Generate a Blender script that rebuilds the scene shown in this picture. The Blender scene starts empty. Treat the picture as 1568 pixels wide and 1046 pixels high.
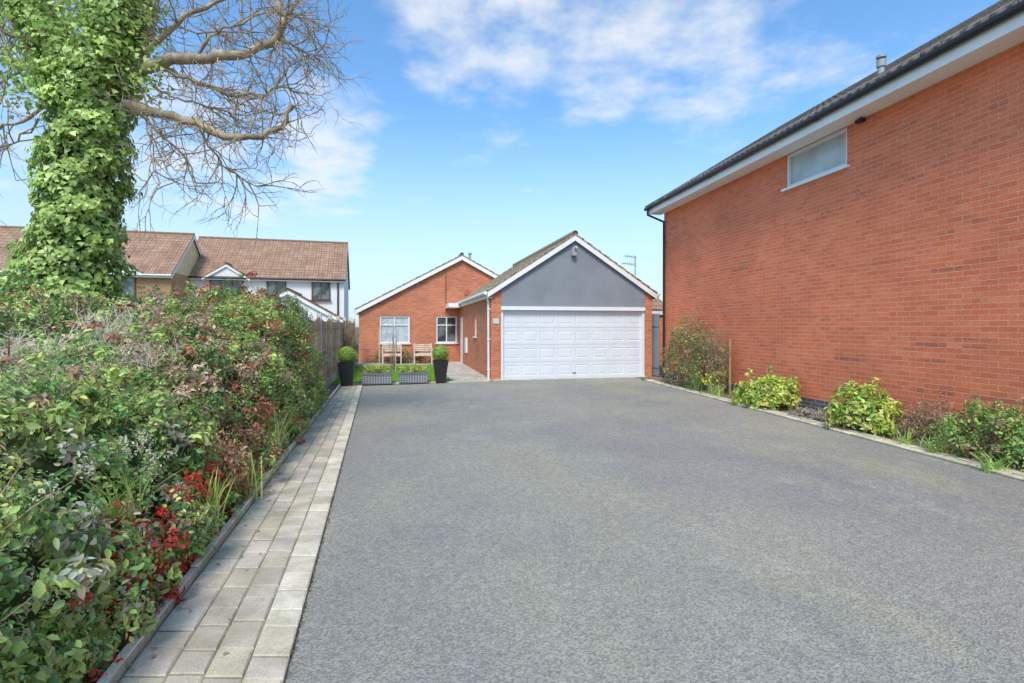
import bpy, math, random
import numpy as np
from mathutils import Vector, Matrix
random.seed(7); rng=np.random.default_rng(7)
R=math.radians
S=bpy.context.scene
COL=S.collection
F=800.0; CH=1.6
def W(px,py,Z): return Vector(((px-784)/F*Z, Z, CH+(500-py)/F*Z))

# ------------------------------------------------------------ materials
def nmat(name,rough=0.8,spec=0.3):
    m=bpy.data.materials.new(name); m.use_nodes=True
    nt=m.node_tree; b=nt.nodes['Principled BSDF']
    b.inputs['Roughness'].default_value=rough
    b.inputs['Specular IOR Level'].default_value=spec
    return m,nt,b
def N(nt,t,**k):
    n=nt.nodes.new(t)
    for a,v in k.items(): setattr(n,a,v)
    return n
def setin(n,**k):
    for a,v in k.items(): n.inputs[a.replace('_',' ')].default_value=v
def noise(nt,vec,scale,detail=4,rough=0.55):
    n=N(nt,'ShaderNodeTexNoise'); n.inputs['Scale'].default_value=scale
    n.inputs['Detail'].default_value=detail; n.inputs['Roughness'].default_value=rough
    if vec is not None: nt.links.new(vec,n.inputs['Vector'])
    return n.outputs['Fac']
def mrange(nt,v,a,b,c=0.,d=1.):
    n=N(nt,'ShaderNodeMapRange'); n.interpolation_type='SMOOTHSTEP'
    nt.links.new(v,n.inputs[0])
    for i,x in enumerate((a,b,c,d)): n.inputs[i+1].default_value=x
    return n.outputs[0]
def math_(nt,op,a,b=None,c=None):
    n=N(nt,'ShaderNodeMath',operation=op)
    for i,x in enumerate((a,b,c)):
        if x is None: continue
        if isinstance(x,(int,float)): n.inputs[i].default_value=x
        else: nt.links.new(x,n.inputs[i])
    return n.outputs[0]
def mix(nt,f,a,b,mode='MIX'):
    n=N(nt,'ShaderNodeMix',data_type='RGBA',blend_type=mode)
    for i,x in ((0,f),(6,a),(7,b)):
        if isinstance(x,(int,float)): n.inputs[i].default_value=x
        elif isinstance(x,tuple): n.inputs[i].default_value=(x[0],x[1],x[2],1)
        else: nt.links.new(x,n.inputs[i])
    return n.outputs[2]
def bump(nt,b,h,dist,strength=1.):
    n=N(nt,'ShaderNodeBump'); n.inputs['Distance'].default_value=dist; n.inputs['Strength'].default_value=strength
    nt.links.new(h,n.inputs['Height']); nt.links.new(n.outputs[0],b.inputs['Normal'])
def mapping(nt,vec,sc):
    n=N(nt,'ShaderNodeMapping'); n.inputs['Scale'].default_value=sc
    nt.links.new(vec,n.inputs['Vector']); return n.outputs[0]
def uvout(nt): return N(nt,'ShaderNodeTexCoord').outputs['UV']
def objout(nt): return N(nt,'ShaderNodeTexCoord').outputs['Object']

def plain(name,c,rough=0.6,var=0.12,sc=3.0,spec=0.3,bmp=0.0):
    m,nt,b=nmat(name,rough,spec)
    o=objout(nt); n=noise(nt,o,sc,5)
    n2=mrange(nt,n,0.3,0.7,1-var,1+var*0.6)
    cc=mix(nt,1.0,c,n2,'MULTIPLY'); nt.links.new(cc,b.inputs['Base Color'])
    if bmp: bump(nt,b,noise(nt,o,60,4),bmp)
    return m
def brick_mat(name,c1,c2,mort,bw=.225,bh=.075,ms=.0115):
    m,nt,b=nmat(name,0.85,0.15); uv=uvout(nt)
    t=N(nt,'ShaderNodeTexBrick'); nt.links.new(uv,t.inputs['Vector'])
    t.inputs['Color1'].default_value=(*c1,1); t.inputs['Color2'].default_value=(*c2,1); t.inputs['Mortar'].default_value=(*mort,1)
    setin(t,Scale=1.0,Mortar_Size=ms*.5,Mortar_Smooth=.25,Bias=-.1,Brick_Width=bw,Row_Height=bh)
    big=mrange(nt,noise(nt,uv,.7,4),.3,.7,.9,1.08)
    c=mix(nt,1.,t.outputs['Color'],big,'MULTIPLY')
    notm=math_(nt,'SUBTRACT',1.0,t.outputs['Fac'])
    sx=N(nt,'ShaderNodeSeparateXYZ'); nt.links.new(uv,sx.inputs[0])
    row=math_(nt,'FLOOR',math_(nt,'DIVIDE',sx.outputs[1],bh))
    off=math_(nt,'MULTIPLY',math_(nt,'MODULO',row,2.0),bw*.5)
    colx=math_(nt,'FLOOR',math_(nt,'DIVIDE',math_(nt,'ADD',sx.outputs[0],off),bw))
    cx=N(nt,'ShaderNodeCombineXYZ'); nt.links.new(colx,cx.inputs[0]); nt.links.new(row,cx.inputs[1])
    wn=N(nt,'ShaderNodeTexWhiteNoise',noise_dimensions='2D'); nt.links.new(cx.outputs[0],wn.inputs['Vector'])
    rv=wn.outputs['Value']
    st=mrange(nt,noise(nt,mapping(nt,uv,(.45,7.0,1)),1.0,3,.6),.53,.69,0.06,1.)
    dk=math_(nt,'MULTIPLY',math_(nt,'MULTIPLY',mrange(nt,rv,.5,.8,0,.60),st),notm)
    c=mix(nt,dk,c,(c2[0]*.42,c2[1]*.75,c2[2]*1.1))
    lt=math_(nt,'MULTIPLY',mrange(nt,rv,.12,.0,0,.35),notm)
    c=mix(nt,lt,c,(min(.95,c1[0]*1.08),c1[1]*1.4,c1[2]*1.35))
    fine=mrange(nt,noise(nt,uv,45,3),.3,.7,.86,1.11)
    c=mix(nt,1.,c,fine,'MULTIPLY')
    nt.links.new(c,b.inputs['Base Color'])
    h=math_(nt,'ADD',notm,math_(nt,'MULTIPLY',noise(nt,uv,50,3),.5))
    h=math_(nt,'ADD',h,math_(nt,'MULTIPLY',rv,.35))
    bump(nt,b,h,.009,.9)
    return m
def tile_mat(name,c1,c2,bw=.3,bh=.33):
    m,nt,b=nmat(name,0.85,0.2); uv=uvout(nt)
    t=N(nt,'ShaderNodeTexBrick'); nt.links.new(uv,t.inputs['Vector'])
    t.inputs['Color1'].default_value=(*c1,1); t.inputs['Color2'].default_value=(*c2,1)
    t.inputs['Mortar'].default_value=(c2[0]*.5,c2[1]*.5,c2[2]*.5,1)
    setin(t,Scale=1.0,Mortar_Size=.010,Mortar_Smooth=.4,Brick_Width=bw,Row_Height=bh)
    t.offset=0.0
    c=mix(nt,1.,t.outputs['Color'],mrange(nt,noise(nt,uv,1.2,6,.7),.3,.7,.78,1.18),'MULTIPLY')
    c=mix(nt,mrange(nt,noise(nt,uv,9,4),.6,.75,0,.5),c,(.34,.32,.22))
    nt.links.new(c,b.inputs['Base Color'])
    w=N(nt,'ShaderNodeTexWave'); w.inputs['Scale'].default_value=1.05/bw*.5; nt.links.new(uv,w.inputs['Vector'])
    bump(nt,b,w.outputs['Fac'],.03)
    return m
def leaf_mat(name,trans=.35,rough=.45):
    m,nt,b=nmat(name,rough,.35)
    a=N(nt,'ShaderNodeAttribute'); a.attribute_name='Col'
    nt.links.new(a.outputs['Color'],b.inputs['Base Color'])
    tr=N(nt,'ShaderNodeBsdfTranslucent'); nt.links.new(a.outputs['Color'],tr.inputs['Color'])
    mx=N(nt,'ShaderNodeMixShader'); mx.inputs[0].default_value=trans
    nt.links.new(b.outputs[0],mx.inputs[1]); nt.links.new(tr.outputs[0],mx.inputs[2])
    nt.links.new(mx.outputs[0],nt.nodes['Material Output'].inputs['Surface'])
    return m
def attr_mat(name,rough=.85,bmp=.004,sc=60,var=.2,stain=None):
    m,nt,b=nmat(name,rough,.2)
    a=N(nt,'ShaderNodeAttribute'); a.attribute_name='Col'; o=objout(nt)
    c=mix(nt,1.,a.outputs['Color'],mrange(nt,noise(nt,o,4,6,.7),.3,.7,1-var,1+var),'MULTIPLY')
    c=mix(nt,1.,c,mrange(nt,noise(nt,o,120,2,.7),.3,.7,.84,1.13),'MULTIPLY')
    if stain: c=mix(nt,mrange(nt,noise(nt,o,2.6,7,.75),.48,.70,0,.6),c,stain)
    nt.links.new(c,b.inputs['Base Color']); bump(nt,b,noise(nt,o,sc,4),bmp)
    return m

RED1=(.82,.225,.108); RED2=(.70,.170,.080)
M_brick=brick_mat('red_brick',RED1,RED2,(.74,.43,.29))
M_brick2=brick_mat('orange_brick',(.64,.22,.115),(.52,.155,.08),(.58,.38,.28))
M_brickA=brick_mat('buff_brick',(.55,.30,.16),(.48,.24,.12),(.5,.36,.26))
M_plinth=brick_mat('blue_brick',(.15,.135,.15),(.11,.10,.12),(.42,.40,.36))
M_white=plain('white_paint',(.80,.80,.78),.4,.05,2)
M_upvc=plain('white_upvc',(.80,.80,.81),.3,.04,2,.4)
M_render=plain('white_render',(.80,.79,.76),.9,.06,.8)
M_grey=plain('grey_render',(.25,.268,.295),.9,.10,1.2,.2,.002)
M_black=plain('black_plastic',(.02,.02,.022),.35,.1,4,.4)
M_pot=plain('black_pot',(.025,.026,.03),.4,.1,4,.4)
M_brown=plain('brown_frame',(.15,.07,.04),.5,.1,4)
M_cream=plain('cream_paint',(.74,.60,.34),.8,.1,2)
M_tile=tile_mat('brown_roof_tile',(.42,.26,.175),(.34,.20,.135))
M_tileg=tile_mat('garage_roof_tile',(.48,.38,.26),(.36,.28,.19))
M_tiled=tile_mat('dark_roof_tile',(.24,.20,.17),(.18,.15,.13))
M_wood=plain('fence_wood',(.36,.25,.15),.85,.35,7,.2,.003)
M_teak=plain('bench_wood',(.66,.56,.45),.8,.2,6)
M_conc=plain('concrete',(.60,.56,.48),.9,.22,5,.2,.003)
M_metal=plain('galvanised',(.35,.36,.37),.4,.1,5,.6)
M_bark=plain('bark',(.44,.34,.235),.9,.4,6,.2,.01)
M_twig=plain('twig',(.36,.25,.17),.9,.3,6,.2)
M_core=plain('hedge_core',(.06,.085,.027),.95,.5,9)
M_leaf=leaf_mat('leaf'); M_ivy=leaf_mat('ivy_leaf',.3,.4)
M_obs,nt,b=nmat('obscured_glass',.22,.6)
nt.links.new(mix(nt,mrange(nt,noise(nt,objout(nt),2,3),.3,.7),(.36,.42,.42),(.50,.56,.56)),b.inputs['Base Color'])
M_glass,nt,b=nmat('window_glass',.05,.9)
nt.links.new(mix(nt,mrange(nt,noise(nt,objout(nt),1.6,3),.4,.6),(.03,.04,.045),(.16,.19,.2)),b.inputs['Base Color'])
M_net=plain('net_curtain',(.50,.54,.56),.3,.2,5,.6)

def surf(name,fn,rough=.9):
    m,nt,b=nmat(name,rough,.15); fn(nt,b,objout(nt)); return m
def f_tarmac(nt,b,o):
    big=mrange(nt,noise(nt,o,.28,5,.6),.36,.62)
    c=mix(nt,big,(.262,.250,.232),(.325,.305,.255))
    moss=mrange(nt,noise(nt,mapping(nt,o,(.5,.22,1)),1.1,6,.75),.44,.68,0,.65)
    c=mix(nt,moss,c,(.36,.34,.235))
    blot=mrange(nt,noise(nt,o,.9,8,.82),.51,.68,0,.45)
    c=mix(nt,blot,c,(.43,.41,.355))
    dk=mrange(nt,noise(nt,mapping(nt,o,(1,.35,1)),.7,7,.72),.50,.72,0,.5)
    c=mix(nt,dk,c,(.22,.212,.205))
    sp=N(nt,'ShaderNodeTexVoronoi'); sp.inputs['Scale'].default_value=115; nt.links.new(o,sp.inputs['Vector'])
    gr=N(nt,'ShaderNodeSeparateColor'); nt.links.new(sp.outputs['Color'],gr.inputs[0])
    c=mix(nt,1.,c,mrange(nt,gr.outputs[0],0,1,.72,1.28),'MULTIPLY')
    c=mix(nt,1.,c,mrange(nt,noise(nt,o,14,7,.85),.3,.7,.88,1.11),'MULTIPLY')
    nt.links.new(c,b.inputs['Base Color'])
    bump(nt,b,math_(nt,'ADD',sp.outputs['Distance'],noise(nt,o,50,3)),.005,.8)
M_tarmac=surf('tarmac',f_tarmac)
def f_soil(nt,b,o):
    c=mix(nt,mrange(nt,noise(nt,o,6,6,.7),.3,.7),(.16,.115,.08),(.34,.27,.19))
    nt.links.new(c,b.inputs['Base Color']); bump(nt,b,noise(nt,o,18,6,.7),.05)
M_soil=surf('soil',f_soil)
def f_ground(nt,b,o):
    c=mix(nt,mrange(nt,noise(nt,o,.3,6,.7),.3,.7),(.10,.13,.05),(.17,.16,.09))
    nt.links.new(c,b.inputs['Base Color']); bump(nt,b,noise(nt,o,8,6,.7),.05)
M_ground=surf('ground_grass',f_ground)
def f_lawn(nt,b,o):
    c=mix(nt,mrange(nt,noise(nt,o,2,6,.7),.3,.7),(.20,.36,.05),(.28,.46,.08))
    nt.links.new(c,b.inputs['Base Color']); bump(nt,b,noise(nt,o,50,4,.7),.03)
M_lawn=surf('lawn_grass',f_lawn)
M_block=attr_mat('paving_block',stain=(.34,.31,.21))

# ------------------------------------------------------------ mesh helper
class MB:
    def __init__(s): s.v=[];s.f=[];s.m=[];s.c=[]
    def face(s,pts,m=0,c=None):
        i=len(s.v); s.v+= [tuple(p) for p in pts]; s.f.append(tuple(range(i,i+len(pts)))); s.m.append(m)
        s.c+= [c or (1,1,1)]*len(pts)
    def box(s,x0,x1,y0,y1,z0,z1,m=0,c=None,T=None):
        P=[(x,y,z) for z in(z0,z1) for y in(y0,y1) for x in(x0,x1)]
        if T: P=[T(p) for p in P]
        for q in ((0,1,5,4),(1,3,7,5),(3,2,6,7),(2,0,4,6),(4,5,7,6),(2,3,1,0)):
            s.face([P[k] for k in q],m,c)
    def prism(s,poly,b0,b1,ax='y',m=0):
        g=(lambda a,b,z:(a,b,z)) if ax=='y' else (lambda a,b,z:(b,a,z))
        A=[g(a,b0,z) for a,z in poly]; B=[g(a,b1,z) for a,z in poly]; n=len(poly)
        s.face(A,m); s.face(B[::-1],m)
        for i in range(n): s.face([A[i],B[i],B[(i+1)%n],A[(i+1)%n]],m)
    def wall(s,f,u0,u1,z0,z1,holes=(),m=0,depth=.12):
        us=sorted({u0,u1,*[h[0] for h in holes],*[h[1] for h in holes]})
        zs=sorted({z0,z1,*[h[2] for h in holes],*[h[3] for h in holes]})
        for i in range(len(us)-1):
            for j in range(len(zs)-1):
                uc=(us[i]+us[i+1])/2; zc=(zs[j]+zs[j+1])/2
                if any(h[0]<uc<h[1] and h[2]<zc<h[3] for h in holes): continue
                s.face([f(us[i],0,zs[j]),f(us[i+1],0,zs[j]),f(us[i+1],0,zs[j+1]),f(us[i],0,zs[j+1])],m)
        for a,b,c,d in holes:
            for p,q in (((a,c),(b,c)),((b,c),(b,d)),((b,d),(a,d)),((a,d),(a,c))):
                s.face([f(p[0],0,p[1]),f(q[0],0,q[1]),f(q[0],depth,q[1]),f(p[0],depth,p[1])],m)
    def obj(s,name,mats,parent=None,bevel=0,col=False,loc=None,rotz=0):
        me=bpy.data.meshes.new(name); me.from_pydata(s.v,[],s.f)
        for m in mats: me.materials.append(m)
        me.polygons.foreach_set('material_index',s.m)
        uv=me.uv_layers.new(name='UVMap')
        d=np.zeros(len(me.loops)*2)
        for p in me.polygons:
            n=p.normal
            if abs(n.z)>.999: u=Vector((1,0,0)); v=Vector((0,1,0))
            else:
                u=Vector((0,0,1)).cross(n).normalized(); v=n.cross(u)
                if abs(u.x)>=abs(u.y):
                    if u.x<0:u=-u
                elif u.y<0:u=-u
                if v.z<0:v=-v
            for li in p.loop_indices:
                co=me.vertices[me.loops[li].vertex_index].co
                d[li*2]=co.dot(u)+50; d[li*2+1]=co.dot(v)+50
        uv.data.foreach_set('uv',d)
        if col:
            a=me.color_attributes.new('Col','FLOAT_COLOR','POINT')
            cc=np.ones((len(s.v),4)); cc[:,:3]=np.array(s.c); a.data.foreach_set('color',cc.ravel())
        o=bpy.data.objects.new(name,me); COL.objects.link(o)
        if parent: o.parent=parent
        if loc: o.location=loc
        o.rotation_euler[2]=rotz
        if bevel:
            me.validate()
            w=o.modifiers.new('weld','WELD'); w.merge_threshold=.0005
            bm=o.modifiers.new('bevel','BEVEL'); bm.width=bevel; bm.segments=2; bm.limit_method='ANGLE'
        return o
def empty(name,loc=(0,0,0),rotz=0):
    e=bpy.data.objects.new(name,None); COL.objects.link(e); e.location=loc; e.rotation_euler[2]=rotz
    e.empty_display_size=.3; return e
def tubes(name,paths,mat,parent=None,res=2,loc=None):
    cu=bpy.data.curves.new(name,'CURVE'); cu.dimensions='3D'; cu.bevel_depth=1.; cu.bevel_resolution=res; cu.use_fill_caps=True
    for pts,rad in paths:
        sp=cu.splines.new('POLY'); sp.points.add(len(pts)-1)
        for i,p in enumerate(pts):
            sp.points[i].co=(*p,1); sp.points[i].radius=rad[i] if hasattr(rad,'__len__') else rad
    cu.materials.append(mat)
    o=bpy.data.objects.new(name,cu); COL.objects.link(o)
    if parent:o.parent=parent
    if loc:o.location=loc
    return o

# ------------------------------------------------------------ leaves
LT=np.array([(0,0,0),(-.22,.28,.07),(-.20,.65,.05),(0,1,-.12),(.20,.65,.05),(.22,.28,.07)])
IV=np.array([(0,0,0),(-.52,.12,.05),(-.30,.55,.05),(0,1,-.10),(.30,.55,.05),(.52,.12,.05)])
def norm(a): return a/np.maximum(np.linalg.norm(a,axis=1,keepdims=True),1e-9)
def leaves(name,pos,nrm,size,cols,mat=None,parent=None,down=0.0,tmpl=LT):
    n=len(pos); nrm=norm(nrm)
    t=rng.normal(size=(n,3)); t[:,2]-=down; t-= (t*nrm).sum(1,keepdims=True)*nrm; a=norm(t); b=np.cross(nrm,a)
    T=tmpl; sz=np.broadcast_to(size,(n,))[:,None,None]
    wv=(.75+.6*rng.random(n))[:,None,None]
    V=pos[:,None,:]+sz*(T[None,:,0:1]*wv*b[:,None,:]+T[None,:,1:2]*a[:,None,:]+T[None,:,2:3]*nrm[:,None,:])
    V=V.reshape(-1,3)
    me=bpy.data.meshes.new(name); me.vertices.add(n*6); me.vertices.foreach_set('co',V.ravel().astype(np.float32))
    base=np.arange(n)[:,None]*6
    q=np.concatenate([base+np.array([0,3,2,1]),base+np.array([0,5,4,3])],axis=1).reshape(-1)
    me.loops.add(len(q)); me.loops.foreach_set('vertex_index',q.astype(np.int32))
    me.polygons.add(n*2); me.polygons.foreach_set('loop_start',(np.arange(n*2)*4).astype(np.int32))
    me.polygons.foreach_set('loop_total',np.full(n*2,4,dtype=np.int32))
    me.update(calc_edges=True)
    at=me.color_attributes.new('Col','FLOAT_COLOR','POINT')
    c=np.ones((n,6,4)); c[:,:,:3]=cols[:,None,:]; at.data.foreach_set('color',c.ravel())
    me.materials.append(mat or M_leaf)
    o=bpy.data.objects.new(name,me); COL.objects.link(o)
    if parent:o.parent=parent
    return o
def clumps(cent,rad,per,size,colf,upb=.35,outward=None):
    n=len(cent); idx=np.repeat(np.arange(n),per)
    d=norm(rng.normal(size=(n*per,3)))
    if outward is not None: d=norm(d+outward[idx]*.9)
    r=rad[idx][:,None]*(rng.random((n*per,1))**.4)
    p=cent[idx]+d*r
    nr=d+rng.normal(size=d.shape)*.45; nr[:,2]+=upb
    cb=colf[idx]
    v=(rng.random((n*per,1))*.75+.6)
    h=rng.normal(size=(n*per,3))*.10+1
    c=np.clip(cb*v*h,.004,.9)
    szb=size[idx] if hasattr(size,'__len__') else size
    s=szb*(.6+rng.random(n*per)*.8)
    return p,nr,s,c
def pal(n,cols,wts):
    cols=np.array(cols); w=np.array(wts,float); w/=w.sum()
    return cols[rng.choice(len(cols),size=n,p=w)]*(.75+.5*rng.random((n,1)))
def shrub(name,c,rad,ncl,cols,wts,leaf=.05,per=30,twigs=True,clr=.12,lowcut=True,loose=.55):
    e=empty(name,c)
    d=norm(rng.normal(size=(ncl,3))); d[:,2]=np.abs(d[:,2])*1.0-(.35 if lowcut else 0)*rng.random(ncl)
    f=(loose+(1.15-loose)*rng.random((ncl,1))**.7); f=f*(1+.12*np.sin(d[:,0:1]*7+d[:,1:2]*5)); ce=d*np.array(rad)*f
    if lowcut: ce[:,2]=np.maximum(ce[:,2],-rad[2]*.3)
    ce[:,2]+=rad[2]*.35
    p,nr,s,cc=clumps(ce,np.full(ncl,clr)*(.5+.9*rng.random(ncl)),per,leaf,pal(ncl,cols,wts),outward=d)
    p[:,2]=np.maximum(p[:,2],.02)
    leaves('foliage',p,nr,s,cc,parent=e)
    paths=[]
    for i in range(0,ncl,max(1,ncl//70)):
        q=Vector(ce[i]); paths.append(([Vector((random.uniform(-.05,.05),random.uniform(-.05,.05),0)),q*.5+Vector((0,0,.05)),q*1.15],[.010,.007,.003]))
    tubes('stems',paths,M_twig,e,1)
    return e
def blades(mb,c,n,h,w,spread,cols):
    for i in range(n):
        a=random.random()*6.283; l=h*random.uniform(.6,1.1); sp=spread*random.uniform(.2,1)
        b=Vector(c)+Vector((random.gauss(0,.05),random.gauss(0,.05),0)); d=Vector((math.cos(a),math.sin(a),0))
        a2=random.random()*3.14; sd=Vector((math.cos(a2),math.sin(a2),0))
        co=random.choice(cols); k=random.uniform(.7,1.3); co=tuple(x*k for x in co)
        prev=None
        for j in range(5):
            t=j/4; p=b+d*sp*t*t+Vector((0,0,l*(t-.25*t*t*sp/max(h,.1)))); ww=w*(1-t)**.6*.5+.0005
            cur=(p-sd*ww,p+sd*ww)
            if prev: mb.face([prev[0],prev[1],cur[1],cur[0]],0,co)
            prev=cur

# ------------------------------------------------------------ roof helper
def roof(name,a0,a1,b0,b1,ze,zr,ov,mat,parent,ax='y',board=.18,boards=True,step=.32,bm=None,bov=.15,fascia=True,guttermat=None):
    am=(a0+a1)/2; sl=(zr-ze)/((a1-a0)/2); bb0=b0-bov; bb1=b1+bov
    g=(lambda a,b,z:(a,b,z)) if ax=='y' else (lambda a,b,z:(b,a,z))
    mb=MB(); t=.05
    for sgn,ae in ((-1,a0-ov),(1,a1+ov)):
        run=abs(ae-am); L=run*math.sqrt(1+sl*sl); n=max(3,int(L/step)); zee=zr-run*sl
        for i in range(n):
            u0=i/n; u1=(i+1)/n+.02/L
            pu=(am+(ae-am)*u0, zr-(run*sl)*u0+t*.35); pl=(am+(ae-am)*u1, zr-run*sl*u1+t)
            A=g(pu[0],bb0,pu[1]);B=g(pu[0],bb1,pu[1]);C=g(pl[0],bb1,pl[1]);D=g(pl[0],bb0,pl[1])
            C2=g(pl[0],bb1,pl[1]-.035);D2=g(pl[0],bb0,pl[1]-.035);A2=g(pu[0],bb0,pu[1]-.035);B2=g(pu[0],bb1,pu[1]-.035)
            mb.face([A,B,C,D]); mb.face([D,C,C2,D2]); mb.face([A,D,D2,A2]); mb.face([B,C,C2,B2])
        mb.prism([(am,zr),(ae,zee),(ae,zee-.04),(am,zr-.04)],bb0+.01,bb1-.01,ax)
    o=mb.obj('roof_tiles',[mat],parent)
    k=int((bb1-bb0)/.45)
    tubes('ridge_tiles',[([g(am,bb0+(bb1-bb0)*i/k,zr+.03),g(am,bb0+(bb1-bb0)*(i+1)/k-.01,zr+.035)],[.09,.095]) for i in range(k)],mat,parent,2)
    mb=MB()
    if boards:
        for bx in (bb0-.003,bb1-.022):
            for ae in (a0-ov,a1+ov):
                run=abs(ae-am); zee=zr-run*sl
                mb.prism([(am,zr-.045),(ae,zee-.045),(ae,zee-.045-board),(am,zr-.045-board)],bx,bx+.025,ax)
    if fascia:
        for sgn,ae in ((-1,a0-ov),(1,a1+ov)):
            run=abs(ae-am); zee=zr-run*sl; x=sorted((ae,ae-sgn*.02))
            aw=a0 if sgn<0 else a1
            mb.prism([(x[0],zee-.2),(x[1],zee-.2),(x[1],zee-.045),(x[0],zee-.045)],bb0+.03,bb1-.03,ax)
            y=sorted((ae-sgn*.021,aw))
            mb.prism([(y[0],zee-.2),(y[1],zee-.2),(y[1],zee-.185),(y[0],zee-.185)],bb0+.03,bb1-.03,ax)
    if mb.f: mb.obj('bargeboards_and_fascia',[bm or M_white],parent)
    if guttermat:
        ps=[]
        for sgn,ae in ((-1,a0-ov),(1,a1+ov)):
            run=abs(ae-am); zee=zr-run*sl
            ps.append(([g(ae+sgn*.06,bb0,zee-.06),g(ae+sgn*.06,bb1,zee-.06)],.055))
        tubes('gutters',ps,guttermat,parent,3)
    return sl
def window(name,parent,loc,w,h,rotz=0,cols=2,transom=None,fm=None,gm=None,sill=True,fw=.06,dep=.0):
    fm=fm or M_upvc; mb=MB(); y0=dep; y1=dep+.07
    mb.box(0,fw,y0,y1,0,h); mb.box(w-fw,w,y0,y1,0,h); mb.box(fw,w-fw,y0,y1,0,fw); mb.box(fw,w-fw,y0,y1,h-fw,h)
    for i in range(1,cols):
        x=w*i/cols; mb.box(x-fw*.4,x+fw*.4,y0+.004,y1-.004,fw,h-fw)
    if transom:
        mb.box(fw,w-fw,y0+.007,y1-.007,transom-fw*.35,transom+fw*.35)
    if sill: mb.box(-.06,w+.06,y0-.09,y1,-.05,-.002)
    mb.face([(fw*.5,y1-.02,fw*.5),(w-fw*.5,y1-.02,fw*.5),(w-fw*.5,y1-.02,h-fw*.5),(fw*.5,y1-.02,h-fw*.5)],1)
    return mb.obj(name,[fm,gm or M_glass],parent,loc=loc,rotz=rotz)

# ============================================================ GROUND
mb=MB(); mb.face([(-400,-200,0),(400,-200,0),(400,700,0),(-400,700,0)]); mb.obj('ground',[M_ground])
def kx(Z): return 5.23-.135*(Z-5.33)
def px_(Z): return -1.02-.256*(Z-2.34)
def pl_(Z): return -1.80-.241*(Z-2.34)
GO=(-.62,15.4); GA=math.atan(.215)
cg,sg=math.cos(GA),math.sin(GA)
def G(x,y,z=0): return (GO[0]+cg*x-sg*y, GO[1]+sg*x+cg*y, z)
mb=MB()
br=G(4.95,-.02); mb.face([(px_(-6),-6,.012),(kx(-6),-6,.012),(kx(15.6),15.6,.012),(br[0],br[1],.012),(G(0,-.02)[0],G(0,-.02)[1],.012),(G(-.05,-.35)[0],G(-.05,-.35)[1],.012),(px_(13.95),13.95,.012)])
mb.obj('driveway',[M_tarmac])
mb=MB(); mb.face([(kx(-6)+.1,-6,.02),(9,-6,.02),(6,17,.02),(kx(17)+.1,17,.02)]); mb.obj('flower_bed_soil',[M_soil])
mb=MB(); mb.face([(pl_(-5),-5,.006),(-16,-5,.006),(-16,11,.006),(pl_(24),24,.006)]); mb.obj('hedge_bed_soil',[M_soil])
mb=MB()
def shade(base,v=.13):
    k=random.uniform(1-v,1+v); return (base[0]*k,base[1]*k*random.uniform(.98,1.02),base[2]*k*random.uniform(.93,1.04))
def strip(f0,f1,Z0,Z1,lens,base,gap=.006,ztop=.034):
    z=Z0+random.random()*.1
    while z<Z1:
        l=random.choice(lens); l=min(l,Z1-z)
        if l<.04: break
        a,b=z+gap/2,z+l-gap/2
        zt=ztop+random.uniform(-.003,.003); tl=random.uniform(-.002,.002)
        A=[(f0(a)+gap/2,a),(f1(a)-gap/2,a),(f1(b)-gap/2,b),(f0(b)+gap/2,b)]
        i=.007; cx=sum(p[0] for p in A)/4; cy=sum(p[1] for p in A)/4
        def ins(p,d): return (p[0]+(d if p[0]<cx else -d)+random.uniform(-.002,.002),p[1]+(d if p[1]<cy else -d)+random.uniform(-.002,.002))
        c=shade(base); Bm=[(p[0],p[1],zt-.006) for p in A]; Tp=[(*ins(p,i),zt+tl*(1 if p[0]<cx else -1)) for p in A]; Lo=[(p[0],p[1],0) for p in A]
        mb.face(Tp,0,c)
        for k in range(4):
            mb.face([Bm[k],Bm[(k+1)%4],Tp[(k+1)%4],Tp[k]],0,c); mb.face([Lo[k],Lo[(k+1)%4],Bm[(k+1)%4],Bm[k]],0,tuple(x*.6 for x in c))
        z+=l
edge=lambda Z:pl_(Z)+.05
grey=(.50,.435,.345); light=(.62,.545,.43)
q=lambda t:(lambda Z:edge(Z)+.004+(px_(Z)-edge(Z))*t)
strip(q(0),q(.27),-4,13.9,[.21,.14,.21,.17],grey,.008); strip(q(.27),q(.5),-4,13.9,[.17,.21,.24],grey,.008); strip(q(.5),q(.745),-4,13.9,[.14,.21,.24],grey,.008)
strip(q(.745),q(1),-4,13.9,[.21,.25,.16],light,.008,ztop=.037)
mb.face([(edge(-4),-4,.026),(px_(-4),-4,.026),(px_(13.9),13.9,.026),(edge(13.9),13.9,.026)],0,(.28,.26,.14))
mb.obj('block_paved_path',[M_block],col=True)
mb=MB(); strip(lambda Z:pl_(Z),lambda Z:pl_(Z)+.05,-4,13.9,[.9],(.80,.70,.53),.006,.085); mb.obj('path_edging_kerb',[M_block],col=True)
mb=MB()
strip(kx,lambda Z:kx(Z)+.13,-6,15.35,[.2,.2,.21],(.62,.56,.42),.008,.04); strip(lambda Z:kx(Z)+.13,lambda Z:kx(Z)+.25,-6,15.35,[.2,.21],(.56,.50,.37),.008,.045)
mb.obj('driveway_edging_blocks',[M_block],col=True)
mb=MB(); x=-3.9
while x<-.1:
    c=shade(light); mb.box(x,x+.205,-.35,-.2,0,.04,0,c,T=lambda p:G(*p)); x+=.212
mb.box(.05,4.95,-.05,.02,0,.03,0,(.62,.6,.55),T=lambda p:G(*p))
mb.obj('paving_border',[M_block],col=True)
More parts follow.
